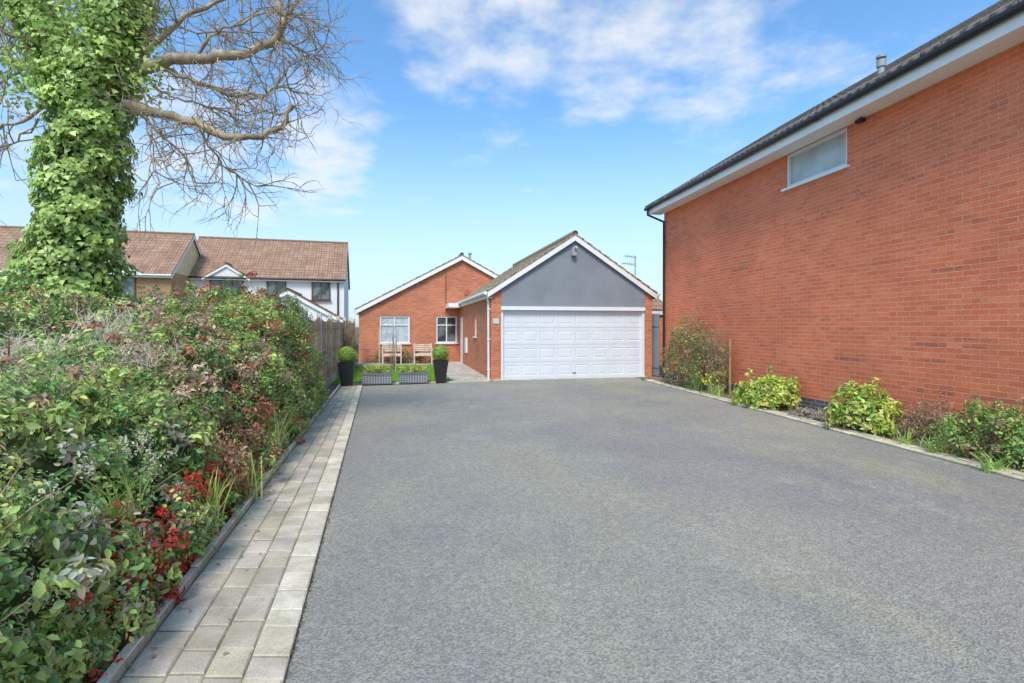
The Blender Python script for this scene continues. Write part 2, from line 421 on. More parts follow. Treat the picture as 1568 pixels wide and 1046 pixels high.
mb=MB(); mb.face([G(-1.15,-.2,.024),G(0,-.2,.024),G(0,8.4,.024),G(-1.15,8.4,.024)],0,(.36,.33,.29)); mb.face([G(-5,6.2,.022),G(-1.15,6.2,.022),G(-1.15,8.4,.022),G(-5,8.4,.022)],0,(.38,.35,.3))
for i in range(3):
    for j in range(20):
        mb.box(-1.13+i*.38,-1.13+i*.38+.37,-.18+j*.42,-.18+j*.42+.41,.0,.034,0,shade((.50,.45,.38)),T=lambda p:G(*p))
mb.obj('patio_paving',[M_block],col=True)
mb=MB(); mb.face([G(-4.9,-.2,.018),G(-1.15,-.2,.018),G(-1.15,6.2,.018),G(-4.9,6.2,.018)]); lawn=mb.obj('lawn',[M_lawn])
n=20000; lx=rng.uniform(-4.9,-1.17,n); ly=rng.uniform(-.18,6.2,n)
P=np.array([G(a,b,.018) for a,b in zip(lx,ly)]); nr=rng.normal(size=(n,3)); nr[:,2]*=.15
leaves('grass_blades',P,nr,.05*(.6+.6*rng.random(n)),pal(n,[(.26,.50,.07),(.36,.58,.11),(.18,.36,.06)],[4,3,2]),parent=None,down=-4).parent=lawn
n=300; Zs=rng.uniform(1.5,13.5,n); Xs=np.array([pl_(z)+.06 for z in Zs])+rng.exponential(.10,n)
n2=160; Z2=rng.uniform(3,15,n2); X2=np.array([kx(z) for z in Z2])-rng.exponential(.12,n2)+.1
P=np.stack([np.concatenate([Xs,X2]),np.concatenate([Zs,Z2]),np.full(n+n2,.047)],-1); nr=rng.normal(size=(n+n2,3))*.2; nr[:,2]+=1
leaves('fallen_leaves',P,nr,.028*(.4+rng.random(n+n2)),pal(n+n2,[(.42,.30,.18),(.5,.4,.25),(.3,.36,.12)],[3,2,2]))
n=2600; Zs=rng.uniform(1.3,13.8,n); Xs=np.array([px_(z) for z in Zs])+rng.normal(size=n)*.008
P=np.stack([Xs,Zs,np.full(n,.012)],-1); nr=rng.normal(size=(n,3)); nr[:,2]*=.3
leaves('moss_joint',P,nr,.016*(.4+rng.random(n)),pal(n,[(.26,.30,.10),(.33,.32,.15),(.2,.18,.1)],[3,2,2]),down=-3)

# ============================================================ GARAGE
gar=empty('brick_garage',(GO[0],GO[1],0),GA)
Wd=5.15; D=8.4; ZE=2.72; ZR=4.40; sl=(ZR-ZE)/(Wd/2)
mb=MB()
d0,d1,dh=.30,4.90,2.2
hz=lambda x: ZE+sl*min(x,Wd-x)-.02
mb.wall(lambda u,d,z:(u,d,z),0,d0,0,ZE-.03); mb.wall(lambda u,d,z:(u,d,z),d1,Wd,0,ZE-.03)
mb.face([(0,0,ZE-.03),(d0,0,ZE-.03),(d0,0,hz(d0))]); mb.face([(Wd,0,ZE-.03),(d1,0,ZE-.03),(d1,0,hz(d1))])
mb.face([(d0,0,0),(d0,.25,0),(d0,.25,dh),(d0,0,dh)]); mb.face([(d1,0,0),(d1,.25,0),(d1,.25,dh),(d1,0,dh)])
mb.wall(lambda u,d,z:(d,u,z),0,D,0,ZE-.03,[(3.0,3.5,1.25,1.95)],depth=.1)
mb.wall(lambda u,d,z:(Wd-d,u,z),0,D,0,ZE-.03)
mb.face([(0,D,0),(Wd,D,0),(Wd,D,ZE),(Wd/2,D,ZR-.03),(0,D,ZE)])
mb.obj('brick_walls',[M_brick2],gar)
mb=MB(); mb.prism([(d0+.003,dh),(d1-.003,dh),(d1-.003,hz(d1)),(Wd/2,ZR-.03),(d0+.003,hz(d0))],-.018,.2,'y'); mb.obj('rendered_gable',[M_grey],gar)
roof('roof',0,Wd,0,D,ZE,ZR,.12,M_tileg,gar,board=.15,step=.30,bov=.12,guttermat=M_white)
mb=MB(); fr=.07
mb.box(d0,d0+fr,.02,.12,0,dh-.0); mb.box(d1-fr,d1,.02,.12,0,dh); mb.box(d0-.0,d1+.0,-.045,.10,dh-.11,dh-.0)
mb.obj('door_frame',[M_upvc],gar)
mb=MB(); X0=d0+fr; X1=d1-fr; Y=.09; Zt=dh-.11
rows,colsn=4,8; ph=(Zt-.02)/rows; pw=(X1-X0)/colsn
for r in range(rows):
    z0=.02+r*ph; z1=z0+ph-.006
    mb.face([(X0,Y+.012,z1-.001),(X1,Y+.012,z1-.001),(X1,Y+.012,z1+.007),(X0,Y+.012,z1+.007)])
    for c in range(colsn):
        a=X0+c*pw; b_=a+pw; mx_,mz=.05,.10
        o=[(a,z0),(b_,z0),(b_,z1),(a,z1)]; i1=[(a+mx_,z0+mz),(b_-mx_,z0+mz),(b_-mx_,z1-mz),(a+mx_,z1-mz)]
        e1=.016; i2=[(a+mx_+e1,z0+mz+e1),(b_-mx_-e1,z0+mz+e1),(b_-mx_-e1,z1-mz-e1),(a+mx_+e1,z1-mz-e1)]
        e2=.05; i3=[(a+mx_+e2,z0+mz+e2),(b_-mx_-e2,z0+mz+e2),(b_-mx_-e2,z1-mz-e2),(a+mx_+e2,z1-mz-e2)]
        rings=[(o,Y),(i1,Y),(i2,Y+.010),(i3,Y+.001)]
        for k in range(3):
            for j in range(4):
                A,ya=rings[k];B,yb=rings[k+1]; jj=(j+1)%4
                mb.face([(A[j][0],ya,A[j][1]),(A[jj][0],ya,A[jj][1]),(B[jj][0],yb,B[jj][1]),(B[j][0],yb,B[j][1])])
        mb.face([(p[0],Y+.001,p[1]) for p in i3])
mb.box(X0,X1,Y-.004,Y+.03,0,.02)
mb.obj('sectional_garage_door',[plain('door_white',(.71,.73,.76),.35,.04,2,.4)],gar)
mb=MB(); mb.box((X0+X1)/2-.06,(X0+X1)/2+.06,Y-.03,Y-.001,.18,.205); mb.obj('door_handle',[M_metal],gar)
tubes('downpipe',[([(-.12,.10,ZE-.2),(-.06,.12,ZE-.38),(-.05,.12,.02)],.036)],M_white,gar,3)
mb=MB()
for z in (.3,1.2,2.1): mb.box(-.095,-.003,.075,.165,z,z+.03)
mb.obj('pipe_brackets',[M_white],gar)
mb=MB(); mb.box(.06,.24,-.02,-.002,1.68,1.84); mb.obj('house_number_plaque',[plain('plaque',(.62,.62,.6))],gar,bevel=.004)
mb=MB(); mb.box(2.50,2.58,-.06,-.019,3.86,3.98); mb.box(2.46,2.60,-.17,-.05,3.74,3.85); mb.obj('security_light',[M_metal],gar,bevel=.01)
tubes('light_bracket',[([(2.54,-.03,4.0),(2.60,-.1,4.03),(2.64,-.12,3.98)],.015)],M_white,gar)
window('side_window',gar,(.03,3.5,1.25),.5,.7,rotz=-math.pi/2,cols=1,gm=M_net)
mb=MB(); mb.box(-.07,-.002,5.4,5.85,.55,1.15); mb.box(-.02,-.004,7.0,7.8,.03,2.0); mb.obj('meter_box_and_side_door',[M_white],gar,bevel=.01)

# ============================================================ BUNGALOW
bun=empty('brick_bungalow',G(0,D+.02),GA)
BX0,BX1=-4.37,4.6; BZE=2.42; BZR=4.82
mb=MB(); holes=[(-3.49,-2.2,.86,2.06),(-1.03,-.10,.86,2.06)]
mb.wall(lambda u,d,z:(u,d,z),BX0,BX1,0,BZE-.03,holes,depth=.1)
am=(BX0+BX1)/2
mb.face([(BX0,0,BZE-.03),(BX1,0,BZE-.03),(am,0,BZR-.04)])
mb.wall(lambda u,d,z:(BX0+d,u,z),0,10,0,BZE-.03); mb.wall(lambda u,d,z:(BX1-d,u,z),0,10,0,BZE-.03)
mb.face([(BX0,10,0),(BX1,10,0),(BX1,10,BZE),(am,10,BZR-.04),(BX0,10,BZE)])
mb.obj('brick_walls',[M_brick2],bun)
roof('roof',BX0,BX1,0,10,BZE,BZR,.15,M_tileg,bun,board=.17,bov=.15,guttermat=M_white)
window('front_window',bun,(-3.49,.03,.86),1.29,1.2,cols=2,transom=.8,gm=M_net)
window('front_window_small',bun,(-1.03,.03,.86),.93,1.2,cols=2,transom=.8,gm=M_glass)
mb=MB(); mb.box(.25,.45,-.06,-.003,3.0,3.25); mb.obj('alarm_box',[plain('alarm',(.45,.12,.08))],bun,bevel=.02)
tubes('flue_pipe',[([(.75,2.0,4.4),(.75,2.0,5.15)],.06),([(.75,2.0,5.15),(.75,2.0,5.22)],.10)],M_metal,bun,3)
tubes('cable',[([(-.6,-.02,2.1),(-.6,-.02,3.9)],.012)],M_black,bun)
por=MB(); por.box(-.62,-.15,-1.6,-.02,2.40,2.58); por.obj('porch_canopy',[M_white],bun,bevel=.01)

# ============================================================ RIGHT HOUSE
HA=math.atan(.16); hou=empty('brick_house',(4.66,16.0,0),HA)
ch,sh=math.cos(HA),math.sin(HA)
HL=17; HW=8.6; ZS=5.06
ly_=lambda Z:(Z-16)/ch
wa,wb=ly_(10.56),ly_(9.01); w0,w1=min(wa,wb),max(wa,wb)
mb=MB()
mb.wall(lambda u,d,z:(d,u,z),-HL,0,.24,ZS,[(w0,w1,4.38,ZS)],depth=.07)
mb.wall(lambda u,d,z:(HW-d,u,z),-HL,0,.24,ZS)
for y in (0,-HL): 
    mb.face([(0,y,.24),(HW,y,.24),(HW,y,ZS),(HW/2,y,7.5),(0,y,ZS)])
mb.obj('brick_walls',[M_brick],hou)
mb=MB(); mb.box(-.012,HW+.012,-HL-.012,.012,0,.24); mb.obj('plinth',[M_plinth],hou)
window('upper_window',hou,(.03,w1,4.38),w1-w0,ZS-4.38-.005,rotz=-math.pi/2,cols=1,gm=M_obs,fw=.06)
mb=MB(); OV=.42
mb.box(-OV,0.0,-HL-.2,.22,ZS,ZS+.02); mb.box(-OV-.022,-OV,-HL-.2,.22,ZS-.03,ZS+.19)
mb.box(HW,HW+OV,-HL-.2,.22,ZS,ZS+.02)
mb.obj('soffit_and_fascia',[plain('soffit_white',(.88,.88,.86),.4,.05,2)],hou)
pit=math.tan(R(31)); z0=ZS+.22
mb=MB(); am=HW/2
for sgn in (-1,1):
    ae=-OV-.06 if sgn<0 else HW+OV+.06; run=abs(ae-am); n=16; zr=z0+run*pit
    for i in range(n):
        u0=i/n;u1=(i+1)/n+.004
        pu=(am+(ae-am)*u0,zr-run*pit*u0+.02); pl=(am+(ae-am)*u1,zr-run*pit*u1+.055)
        bb0,bb1=-HL-.25,.27
        mb.face([(pu[0],bb0,pu[1]),(pu[0],bb1,pu[1]),(pl[0],bb1,pl[1]),(pl[0],bb0,pl[1])])
        mb.face([(pl[0],bb0,pl[1]),(pl[0],bb1,pl[1]),(pl[0],bb1,pl[1]-.04),(pl[0],bb0,pl[1]-.04)])
        for bb in (bb0,bb1): mb.face([(pu[0],bb,pu[1]),(pl[0],bb,pl[1]),(pl[0],bb,pl[1]-.05),(pu[0],bb,pu[1]-.05)])
    mb.prism([(am,zr-.02),(ae,z0-.02),(ae,z0-.06),(am,zr-.06)],-HL-.2,.24)
mb.obj('roof_tiles',[M_tiled],hou)
tubes('tile_rolls',[([(-OV-.05,y,z0+.04),(-OV+.55,y,z0+.04+.60*pit)],.024) for y in np.arange(-HL,.25,.3)],M_tiled,hou,1)
mb=MB()
for bx in (.20,-HL-.22):
    for ae in (-OV,HW+OV):
        run=abs(ae-am); zr=z0+run*pit
        mb.prism([(am,zr-.07),(ae,z0-.07),(ae,z0-.25),(am,zr-.25)],bx,bx+.025)
mb.obj('bargeboards',[M_white],hou)
tubes('gutter',[([(-OV-.075,-HL-.2,ZS+.16),(-OV-.075,.26,ZS+.16)],.052)],M_black,hou,4)
tubes('gutter_joints',[([(-OV-.075,y,ZS+.16),(-OV-.075,y+.08,ZS+.16)],.060) for y in (-14,-10.5,-7,-3.5,-.2)],M_black,hou,4)
tubes('downpipe',[([(-OV-.085,.06,ZS+.10),(-OV-.085,.06,ZS-.05),(-.06,.0-.10,ZS-.28),(-.06,-.10,.05)],.036)],M_black,hou,3)
tubes('flue_vent',[([(.8,-6.95,5.7),(.8,-6.95,6.28)],.055),([(.8,-6.95,6.20),(.8,-6.95,6.32)],.075),([(.8,-6.95,6.36),(.8,-6.95,6.40)],.08)],M_metal,hou,3)
mb=MB(); mb.box(-.10,-.002,w0-.40,w0-.26,ZS-.08,ZS-.02); mb.obj('overflow_vent',[M_black],hou,bevel=.02)

gt=empty('side_gate',(0,0,0))
a=Vector(G(Wd+.02,.35)); bq=Vector((4.60,16.35,0)); dd=(bq-a); Lg=dd.length; ang=math.atan2(dd.y,dd.x)
gt.location=a; gt.rotation_euler[2]=ang
mb=MB(); nb=max(3,int(Lg/.11))
for i in range(nb): mb.box(i*Lg/nb+.003,(i+1)*Lg/nb-.003,0,.02,.05,2.0)
mb.box(0,Lg,-.02,-.001,.3,.4); mb.box(0,Lg,-.02,-.001,1.6,1.7); mb.obj('boards',[M_grey],gt)
sd=empty('brick_outbuilding',(3.6,21.5,0),GA)
mb=MB(); mb.box(0,3,0,3,0,2.3); mb.obj('walls',[M_brick],sd); roof('roof',0,3,0,3,2.35,3.2,.1,M_tile,sd,ax='x',bov=.1)

an=empty('tv_aerial',(4.95,21.0,0),R(35))
mast=[([(0,0,0),(0,0,4.45)],.022)]
for z,L0 in ((4.05,.75),(4.35,.6)):
    mast.append(([(-L0,0,z+.05),(.12,0,z)],.009))
    n_=int(L0/.12)
    for i in range(n_):
        x=-L0+.04+i*.12; mast.append(([(x,-.16,z+.045),(x,.16,z+.045)],.005)); mast.append(([(x,0,z-.08),(x,0,z+.16)],.005))
tubes('mast_and_elements',mast,M_metal,an,1)

# ============================================================ LEFT HOUSES
def leftwin(parent,x,z,w,h,n,fm=None):
    window('window',parent,(x,-.085,z),w,h,cols=n,fm=fm or M_brown,gm=M_glass,fw=.08)
wh=empty('white_rendered_house',(-11.57,36,0),R(15))
L=9.8; Dp=7; ze=5.0; zr=7.85
mb=MB(); mb.wall(lambda u,d,z:(u,d,z),-L,0,0,ze); mb.wall(lambda u,d,z:(-d,u,z),0,Dp,0,ze); mb.wall(lambda u,d,z:(-L+d,u,z),0,Dp,0,ze)
for x in (-L,0): mb.face([(x,0,ze),(x,Dp,ze),(x,Dp/2,zr)])
mb.face([(-L,Dp,0),(0,Dp,0),(0,Dp,ze),(-L,Dp,ze)])
mb.obj('rendered_walls',[M_render],wh)
roof('roof',0,Dp,-L,0,ze+.05,zr,.3,M_tile,wh,ax='x',board=.18,bov=.12,guttermat=M_black)
leftwin(wh,-2.1,3.4,1.2,1.25,2); leftwin(wh,-4.9,3.5,1.2,1.15,2); leftwin(wh,-8.3,3.4,2.0,1.25,3)
leftwin(wh,-8.0,.9,1.8,1.2,3)
mb=MB(); mb.face([(-8.5,-.3,4.85),(-6.0,-.3,4.85),(-7.25,-.3,5.65)]); mb.box(-8.5,-6,-.3,0,4.72,4.85)
mb.obj('dormer_gable',[M_render],wh)
roof('dormer_roof',-8.5,-6.0,-.3,1.3,4.85,5.65,.15,M_tile,wh,board=.14,bov=.1)
tubes('soil_pipe',[([(-.4,-.08,0),(-.4,-.08,4.8)],.05)],M_black,wh,2)
tubes('chimney_pipe',[([(-2.2,4.2,7.3),(-2.2,4.2,8.0)],.07)],M_metal,wh,2)
mb=MB(); mb.box(-5.7,.1,-5.45,-.05,0,2.02); mb.face([(-5.7,-5.452,2.02),(.1,-5.452,2.02),(-2.8,-5.452,3.65)]); mb.obj('side_extension_walls',[M_render],wh)
roof('extension_roof',-5.7,.1,-5.45,-.1,2.05,3.7,.25,M_tile,wh,board=.2,bov=.15)

bh=empty('buff_brick_house',(-19.9,30.5,0),R(14))
L=14; ze=4.8; zr=7.55
mb=MB(); mb.wall(lambda u,d,z:(u,d,z),-L,0,0,ze); mb.wall(lambda u,d,z:(-d,u,z),0,Dp,0,ze); mb.wall(lambda u,d,z:(-L+d,u,z),0,Dp,0,ze)
for x in (-L,0): mb.face([(x,0,ze),(x,Dp,ze),(x,Dp/2,zr)],1)
mb.face([(-L,Dp,0),(0,Dp,0),(0,Dp,ze),(-L,Dp,ze)])
mb.obj('brick_walls',[M_brickA,M_cream],bh)
roof('roof',0,Dp,-L,0,ze+.05,zr,.3,M_tile,bh,ax='x',board=.2,bov=.14,guttermat=M_white)
for x,w in ((-3.9,2.1),(-9.5,1.9),(-12.8,1.6)): leftwin(bh,x,3.2,w,1.25,3,M_upvc if x<-10 else None)
mb=MB(); mb.face([(-4.2,-.3,4.75),(-1.5,-.3,4.75),(-2.85,-.3,5.45)]); mb.box(-4.2,-1.5,-.3,0,4.5,4.75); mb.obj('dormer_gable',[M_render],bh)
roof('dormer_roof',-4.2,-1.5,-.3,1.5,4.75,5.45,.15,M_tile,bh,board=.14,bov=.1)

# ============================================================ FENCE
fe=empty('timber_fence',(0,0,0)); p0=Vector((-4.20,10.6,0)); p1=Vector((-6.62,21.9,0)); dd=p1-p0; Lf=dd.length
fe.location=p0; fe.rotation_euler[2]=math.atan2(dd.y,dd.x); nbay=6; bay=Lf/nbay
mb=MB()
for i in range(nbay+1): 
    mb.box(i*bay-.05,i*bay+.05,-.05,.05,0,1.92)
    mb.face([(i*bay-.05,-.05,1.92),(i*bay+.05,-.05,1.92),(i*bay,0,1.96)]); mb.face([(i*bay-.05,.05,1.92),(i*bay+.05,.05,1.92),(i*bay,0,1.96)])
for i in range(nbay): mb.box(i*bay+.05,(i+1)*bay-.05,-.025,.025,0,.25)
mb.obj('concrete_posts',[M_conc],fe)
mb=MB()
for i in range(nbay):
    nb=14; a=i*bay+.055; w=(bay-.11)/nb
    for j in range(nb):
        t=(j+.5)/nb*2-1; h=1.72+.12*t*t
        k=random.uniform(.75,1.25)
        mb.box(a+j*w,a+(j+1)*w-.004,-.022+.006*(j%2),-.006+.006*(j%2),.26,h+random.uniform(-.004,.004),0,(.54*k,.39*k,.26*k))
        mb.box(a+j*w,a+(j+1)*w-.004,.014,.022,.26,h,0,(.54*k,.39*k,.26*k))
    for z in (.45,1.0,1.55): mb.box(a,a+bay-.11,-.045,-.023,z,z+.04,0,(.5,.36,.24))
mb.obj('fence_boards',[attr_mat('timber',.85,.003,50,.3)],fe,col=True)

# ============================================================ HEDGE
dxy=Vector((-.2343,.9722)); nxy=Vector((-.9722,-.2343)); OX,OY=-1.80-.07,2.34
def hp(s,t,z): 
    return np.stack([OX+dxy.x*s+nxy.x*t, OY+dxy.y*s+nxy.y*t, z],axis=-1)
def hh(s): return np.interp(s,[-3,0,1.5,3,4.2,5.5,8.6],[1.05,1.15,1.22,1.40,1.66,1.90,2.0])+.05*np.sin(s*2.3)+.04*np.sin(s*5.1+1)
def sn(a,b,c=0): return np.sin(a*2.1+c)*np.cos(b*2.7+1.3*c)+.6*np.sin(a*5.3+b*3.1+c)+.4*np.cos(a*9.1-b*7.3+2*c)
def leanf(s): return np.interp(s,[-3,3,5],[.40,.32,.03])
def hedge(name,s0,s1,t0,wd,hf,ncl,per,leaf,colfun,clr=.11,bul=.10,shoot=.25,foot=0):
    e=empty(name)
    s=rng.uniform(s0,s1,ncl); ph=rng.uniform(.0,math.pi*.78,ncl)
    h=hf(s); dsp=bul*sn(s*1.3,ph*2)
    cs=np.cos(ph); sn_=np.sin(ph)
    z=(h+dsp)*np.abs(sn_)**.7
    t=t0+wd/2-(wd/2+dsp*(.2+.8*np.clip(z/.5,0,1)))*np.sign(cs)*np.abs(cs)**.6 + leanf(s)*np.maximum(z-.3,0)*(cs>0)
    en=np.clip((s1-s)/.5,0,1)**.5; z*=(.75+.25*en)
    sh_=(rng.random(ncl)<shoot)&(sn_>.7); z=z+sh_*rng.random(ncl)**2*.30
    ce=hp(s,t,z)+rng.normal(size=(ncl,3))*.04
    out=np.stack([-cs*nxy.x,-cs*nxy.y,sn_],axis=-1)
    col=colfun(s,t-t0,z,ncl)
    lf=leaf*np.where(sn(s*1.7,z*2.2+t,2.1)>.3,1.15,.82)*np.where(rng.random(ncl)<.35,.6,1.)
    p,nr,sz,c=clumps(ce,clr*(.5+1.*rng.random(ncl))*(1-.4*sh_),per,lf,col,outward=out)
    p[:,2]=np.maximum(p[:,2],.03)
    leaves('foliage',p,nr,sz,c,parent=e)
    if foot:
        sf=rng.uniform(s0,s1,foot); zf=rng.uniform(.04,.42,foot); tf=t0+.06+rng.normal(size=foot)*.04+.10*zf
        ce=hp(sf,tf,zf); out=np.tile(np.array([-nxy.x,-nxy.y,.5]),(foot,1))
        p,nr,sz,c=clumps(ce,.075*(.5+rng.random(foot)),per,leaf*.85,colfun(sf,tf-t0,zf,foot),outward=out)
        p[:,2]=np.maximum(p[:,2],.03); leaves('foot_foliage',p,nr,sz,c,parent=e)
    m=int(ncl*.09); te=t0+rng.uniform(.1,wd-.1,m); ze_=rng.uniform(.05,1,m)*hf(np.array([s1]))[0]*.95
    ce=hp(np.full(m,s1)+rng.normal(size=m)*.05,te,ze_); out=np.tile(np.array([dxy.x,dxy.y,.2]),(m,1))
    p,nr,sz,c=clumps(ce,clr*(.6+.9*rng.random(m)),per,leaf,colfun(np.full(m,s1),te-t0,ze_,m),outward=out)
    leaves('end_foliage',p,nr,sz,c,parent=e)
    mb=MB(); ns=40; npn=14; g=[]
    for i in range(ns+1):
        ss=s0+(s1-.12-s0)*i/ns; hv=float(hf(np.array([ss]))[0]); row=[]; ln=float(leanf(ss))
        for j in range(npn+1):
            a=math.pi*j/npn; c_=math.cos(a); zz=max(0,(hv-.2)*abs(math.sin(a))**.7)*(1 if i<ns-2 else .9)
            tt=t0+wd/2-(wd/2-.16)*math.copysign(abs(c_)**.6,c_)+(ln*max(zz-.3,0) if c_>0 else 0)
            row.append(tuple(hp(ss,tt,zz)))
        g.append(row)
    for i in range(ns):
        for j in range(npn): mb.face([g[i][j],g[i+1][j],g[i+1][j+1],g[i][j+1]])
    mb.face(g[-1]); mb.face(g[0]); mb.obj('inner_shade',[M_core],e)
    paths=[]
    for i in range(int(ncl*.14)):
        k=rng.integers(0,ncl); a=ph[k]
        b=Vector(hp(float(s[k]),float(t[k]),float(z[k]))); o=Vector((-math.cos(a)*nxy.x,-math.cos(a)*nxy.y,math.sin(a)*1.2+.5)).normalized()
        o=(o+Vector(rng.normal(size=3)*.35)).normalized(); l=random.uniform(.1,.28)
        paths.append(([b-o*.1,b+o*l*.5+Vector(rng.normal(size=3)*.01),b+o*l],[.004,.003,.0015]))
    tubes('twigs',paths,M_twig,e,0)
    return e
G1=(.18,.31,.10); G2=(.31,.47,.14); G3=(.45,.60,.19); YG=(.60,.68,.22); BR=(.58,.36,.24); CR=(.76,.69,.50)
def colA(s,t,z,n):
    c=pal(n,[G1,G2,G3,YG,BR],[2.8,4,3.6,1.5,.5])
    f=sn(s*.9,z*1.5+t,.7)
    far=s>4.0
    def put(k,col): 
        c[k]=np.array(col)*(.75+.5*rng.random((int(k.sum()),1)))
    put((f>.35)&(rng.random(n)<.75),(.58,.68,.21))
    put((f>1.1)&(rng.random(n)<.6),(.66,.66,.34))
    put((f<-1.0)&(rng.random(n)<.40)&~far,BR)
    put((s>1.8)&(s<4.1)&(z<.8)&(rng.random(n)<.38),(.58,.30,.17))
    put((s>.1)&(s<2.5)&(z<.6)&(rng.random(n)<.12),(.62,.10,.07))
    put((s<1.5)&(z>.3)&(z<1.0)&(rng.random(n)<.10),CR)
    put((s>2.2)&(rng.random(n)<.15),(.62,.24,.15))
    put((s>1.3)&(s<4.4)&(z>.9)&(rng.random(n)<.22),(.68,.50,.35))
    put((s>7.0)&(z<1.5)&(rng.random(n)<.45),(.68,.70,.20))
    return c
hedge('mixed_hedge',-2.6,8.1,0.0,1.95,hh,4200,35,.046,colA,foot=620)
def colB(s,t,z,n):
    return pal(n,[G1,G2,G3,BR,(.66,.38,.20),(.62,.54,.42)],[3,3,2,1.4,1.3,1.3])
hedge('back_hedge',-1.0,9.3,1.9,2.0,lambda s:np.interp(s,[-3,0,3,5,9.5],[1.42,1.56,1.68,1.88,2.02])+.07*np.sin(s*3.1),2100,25,.050,colB,.13)
def twiggy(name,c,n,h,sp,mat,r=.006):
    e=empty(name,c); P=[]
    for i in range(n):
        a=random.random()*6.28; o=Vector((math.cos(a)*sp*random.random(),math.sin(a)*sp*random.random(),h*random.uniform(.6,1.1)))
        b=Vector((random.gauss(0,.06),random.gauss(0,.06),0)); m=b.lerp(o,.5)+Vector((random.gauss(0,.04),random.gauss(0,.04),0))
        P.append(([b,m,o],[r,r*.7,r*.3]))
        for k in range(4):
            t=random.uniform(.4,.95); q=m.lerp(o,t); q2=q+Vector((random.gauss(0,.1),random.gauss(0,.1),random.uniform(.02,.18)))
            P.append(([q,q2],[r*.5,r*.2]))
    tubes('branches',P,mat,e,0); return e
M_pale=plain('dry_stem',(.74,.66,.52),.9,.3,6)
for (s,t,z,h) in ((1.9,1.25,.95,.55),(3.0,1.3,1.1,.6),(1.1,1.0,.85,.45),(2.4,.8,.9,.5)):
    p=hp(np.array(s),np.array(t),np.array(z)); twiggy('dry_stem_shrub',tuple(p),60,h,.38,M_pale,.005)
for (px,py,zb,hgt,nn) in ((416,712,0,.62,90),(402,725,0,.5,60),(388,745,0,.35,40)):
    Z=1280/(py-500); mb=MB(); blades(mb,(0,0,0),nn,hgt,.022,.28,[(.66,.72,.22),(.52,.64,.17),(.68,.64,.26)])
    mb.obj('strap_leaf_plant',[M_leaf],col=True,loc=((px-784)/F*Z-.02,Z,zb))
for s,t,z,hgt in ((1.45,-.03,.12,.45),(2.35,-.05,.05,.45),(.6,.15,.55,.3),(3.6,.0,.3,.45)):
    p=hp(np.array(s),np.array(t),np.array(z)); mb=MB(); blades(mb,(0,0,0),34,hgt,.014,.2,[(.60,.70,.19),(.5,.64,.16)]); mb.obj('strap_leaf_plant',[M_leaf],col=True,loc=tuple(p))
e=empty('red_berry_cluster'); ncl=80
s=rng.normal(.75,.45,ncl); z=rng.uniform(.08,.62,ncl); t=-.10+z*.18
ce=hp(s,t,z); p,nr,sz,c=clumps(ce,np.full(ncl,.045),16,.019,np.tile(np.array((.78,.05,.035)),(ncl,1)))
leaves('berries',p,nr,sz,c,parent=e)
ncl=40; s=rng.uniform(-.8,1.3,ncl); z=rng.uniform(.35,.98,ncl); ce=hp(s,-.12+z*.34,z)
e=empty('cream_blossom_sprays'); p,nr,sz,c=clumps(ce,np.full(ncl,.055),50,.017,np.tile(np.array((.78,.72,.52)),(ncl,1)))
leaves('blossom',p,nr,sz,c,parent=e)

# ============================================================ IVY TREE
TZ=7.2
tr=empty('ivy_clad_tree',(0,0,0))
trunk=[((98,685),80),((98,500),80),((110,400),60),((126,300),52),((136,200),54),((138,110),56)]
forkL=[((128,135),46),((85,60),34),((40,0),30),((15,-70),24)]
forkR=[((150,130),44),((170,60),38),((188,0),32),((195,-70),24)]
def seg(paths,dz=0):
    return [W(p[0],p[1],TZ+dz) for p,_ in paths],[r/F*TZ for _,r in paths]
segs=[seg(trunk),seg(forkL,.15),seg(forkR,-.1)]
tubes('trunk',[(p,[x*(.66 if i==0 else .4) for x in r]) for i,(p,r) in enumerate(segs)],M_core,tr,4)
tubes('limb_bark',[(p,[x*.42 for x in r]) for p,r in segs],M_bark,tr,4)
PP=[];NN=[];SS=[];CC=[]
for (pts,rad),cnt,rag in zip(segs,(21000,4200,4600),(.11,.28,.26)):
    pts=np.array([list(p) for p in pts]); rad=np.array(rad); L=np.linalg.norm(np.diff(pts,axis=0),axis=1); cum=np.concatenate([[0],np.cumsum(L)])
    u=rng.random(cnt)*cum[-1]; c=np.stack([np.interp(u,cum,pts[:,i]) for i in range(3)],-1); r=np.interp(u,cum,rad)
    th=rng.random(cnt)*6.283; d=np.stack([np.cos(th),np.sin(th),np.zeros(cnt)],-1)
    lump=.12*np.sin(u*5+th*2)+.10*np.sin(u*11-th*3+1)+.08*np.sin(u*17+th*5)
    rr=r*(.90+lump+rag*rng.normal(size=cnt)*.8)
    PP.append(c+d*rr[:,None]); nr=d+rng.normal(size=(cnt,3))*.33; nr[:,2]+=.4; NN.append(nr)
    SS.append(.070*(.5+.8*rng.random(cnt)))
    base=pal(cnt,[(.38,.52,.13),(.54,.66,.21),(.22,.34,.08),(.62,.70,.30)],[4,3.6,2.2,1.2]); base*= (1+.7*lump)[:,None]; CC.append(base)
for i in range(75):
    p=W(random.uniform(0,235),random.uniform(-40,150),TZ+random.uniform(-.5,.5)); n=50
    PP.append(np.array(p)+rng.normal(size=(n,3))*np.array([.12,.13,.17])); NN.append(rng.normal(size=(n,3))+np.array([0,-.5,.4])); SS.append(.06*(.5+.8*rng.random(n)))
    CC.append(pal(n,[(.38,.52,.13),(.54,.66,.21),(.27,.40,.10)],[4,3,2]))
leaves('ivy_leaves',np.concatenate(PP),np.concatenate(NN),np.concatenate(SS),np.concatenate(CC),M_ivy,tr,down=2.2,tmpl=IV)
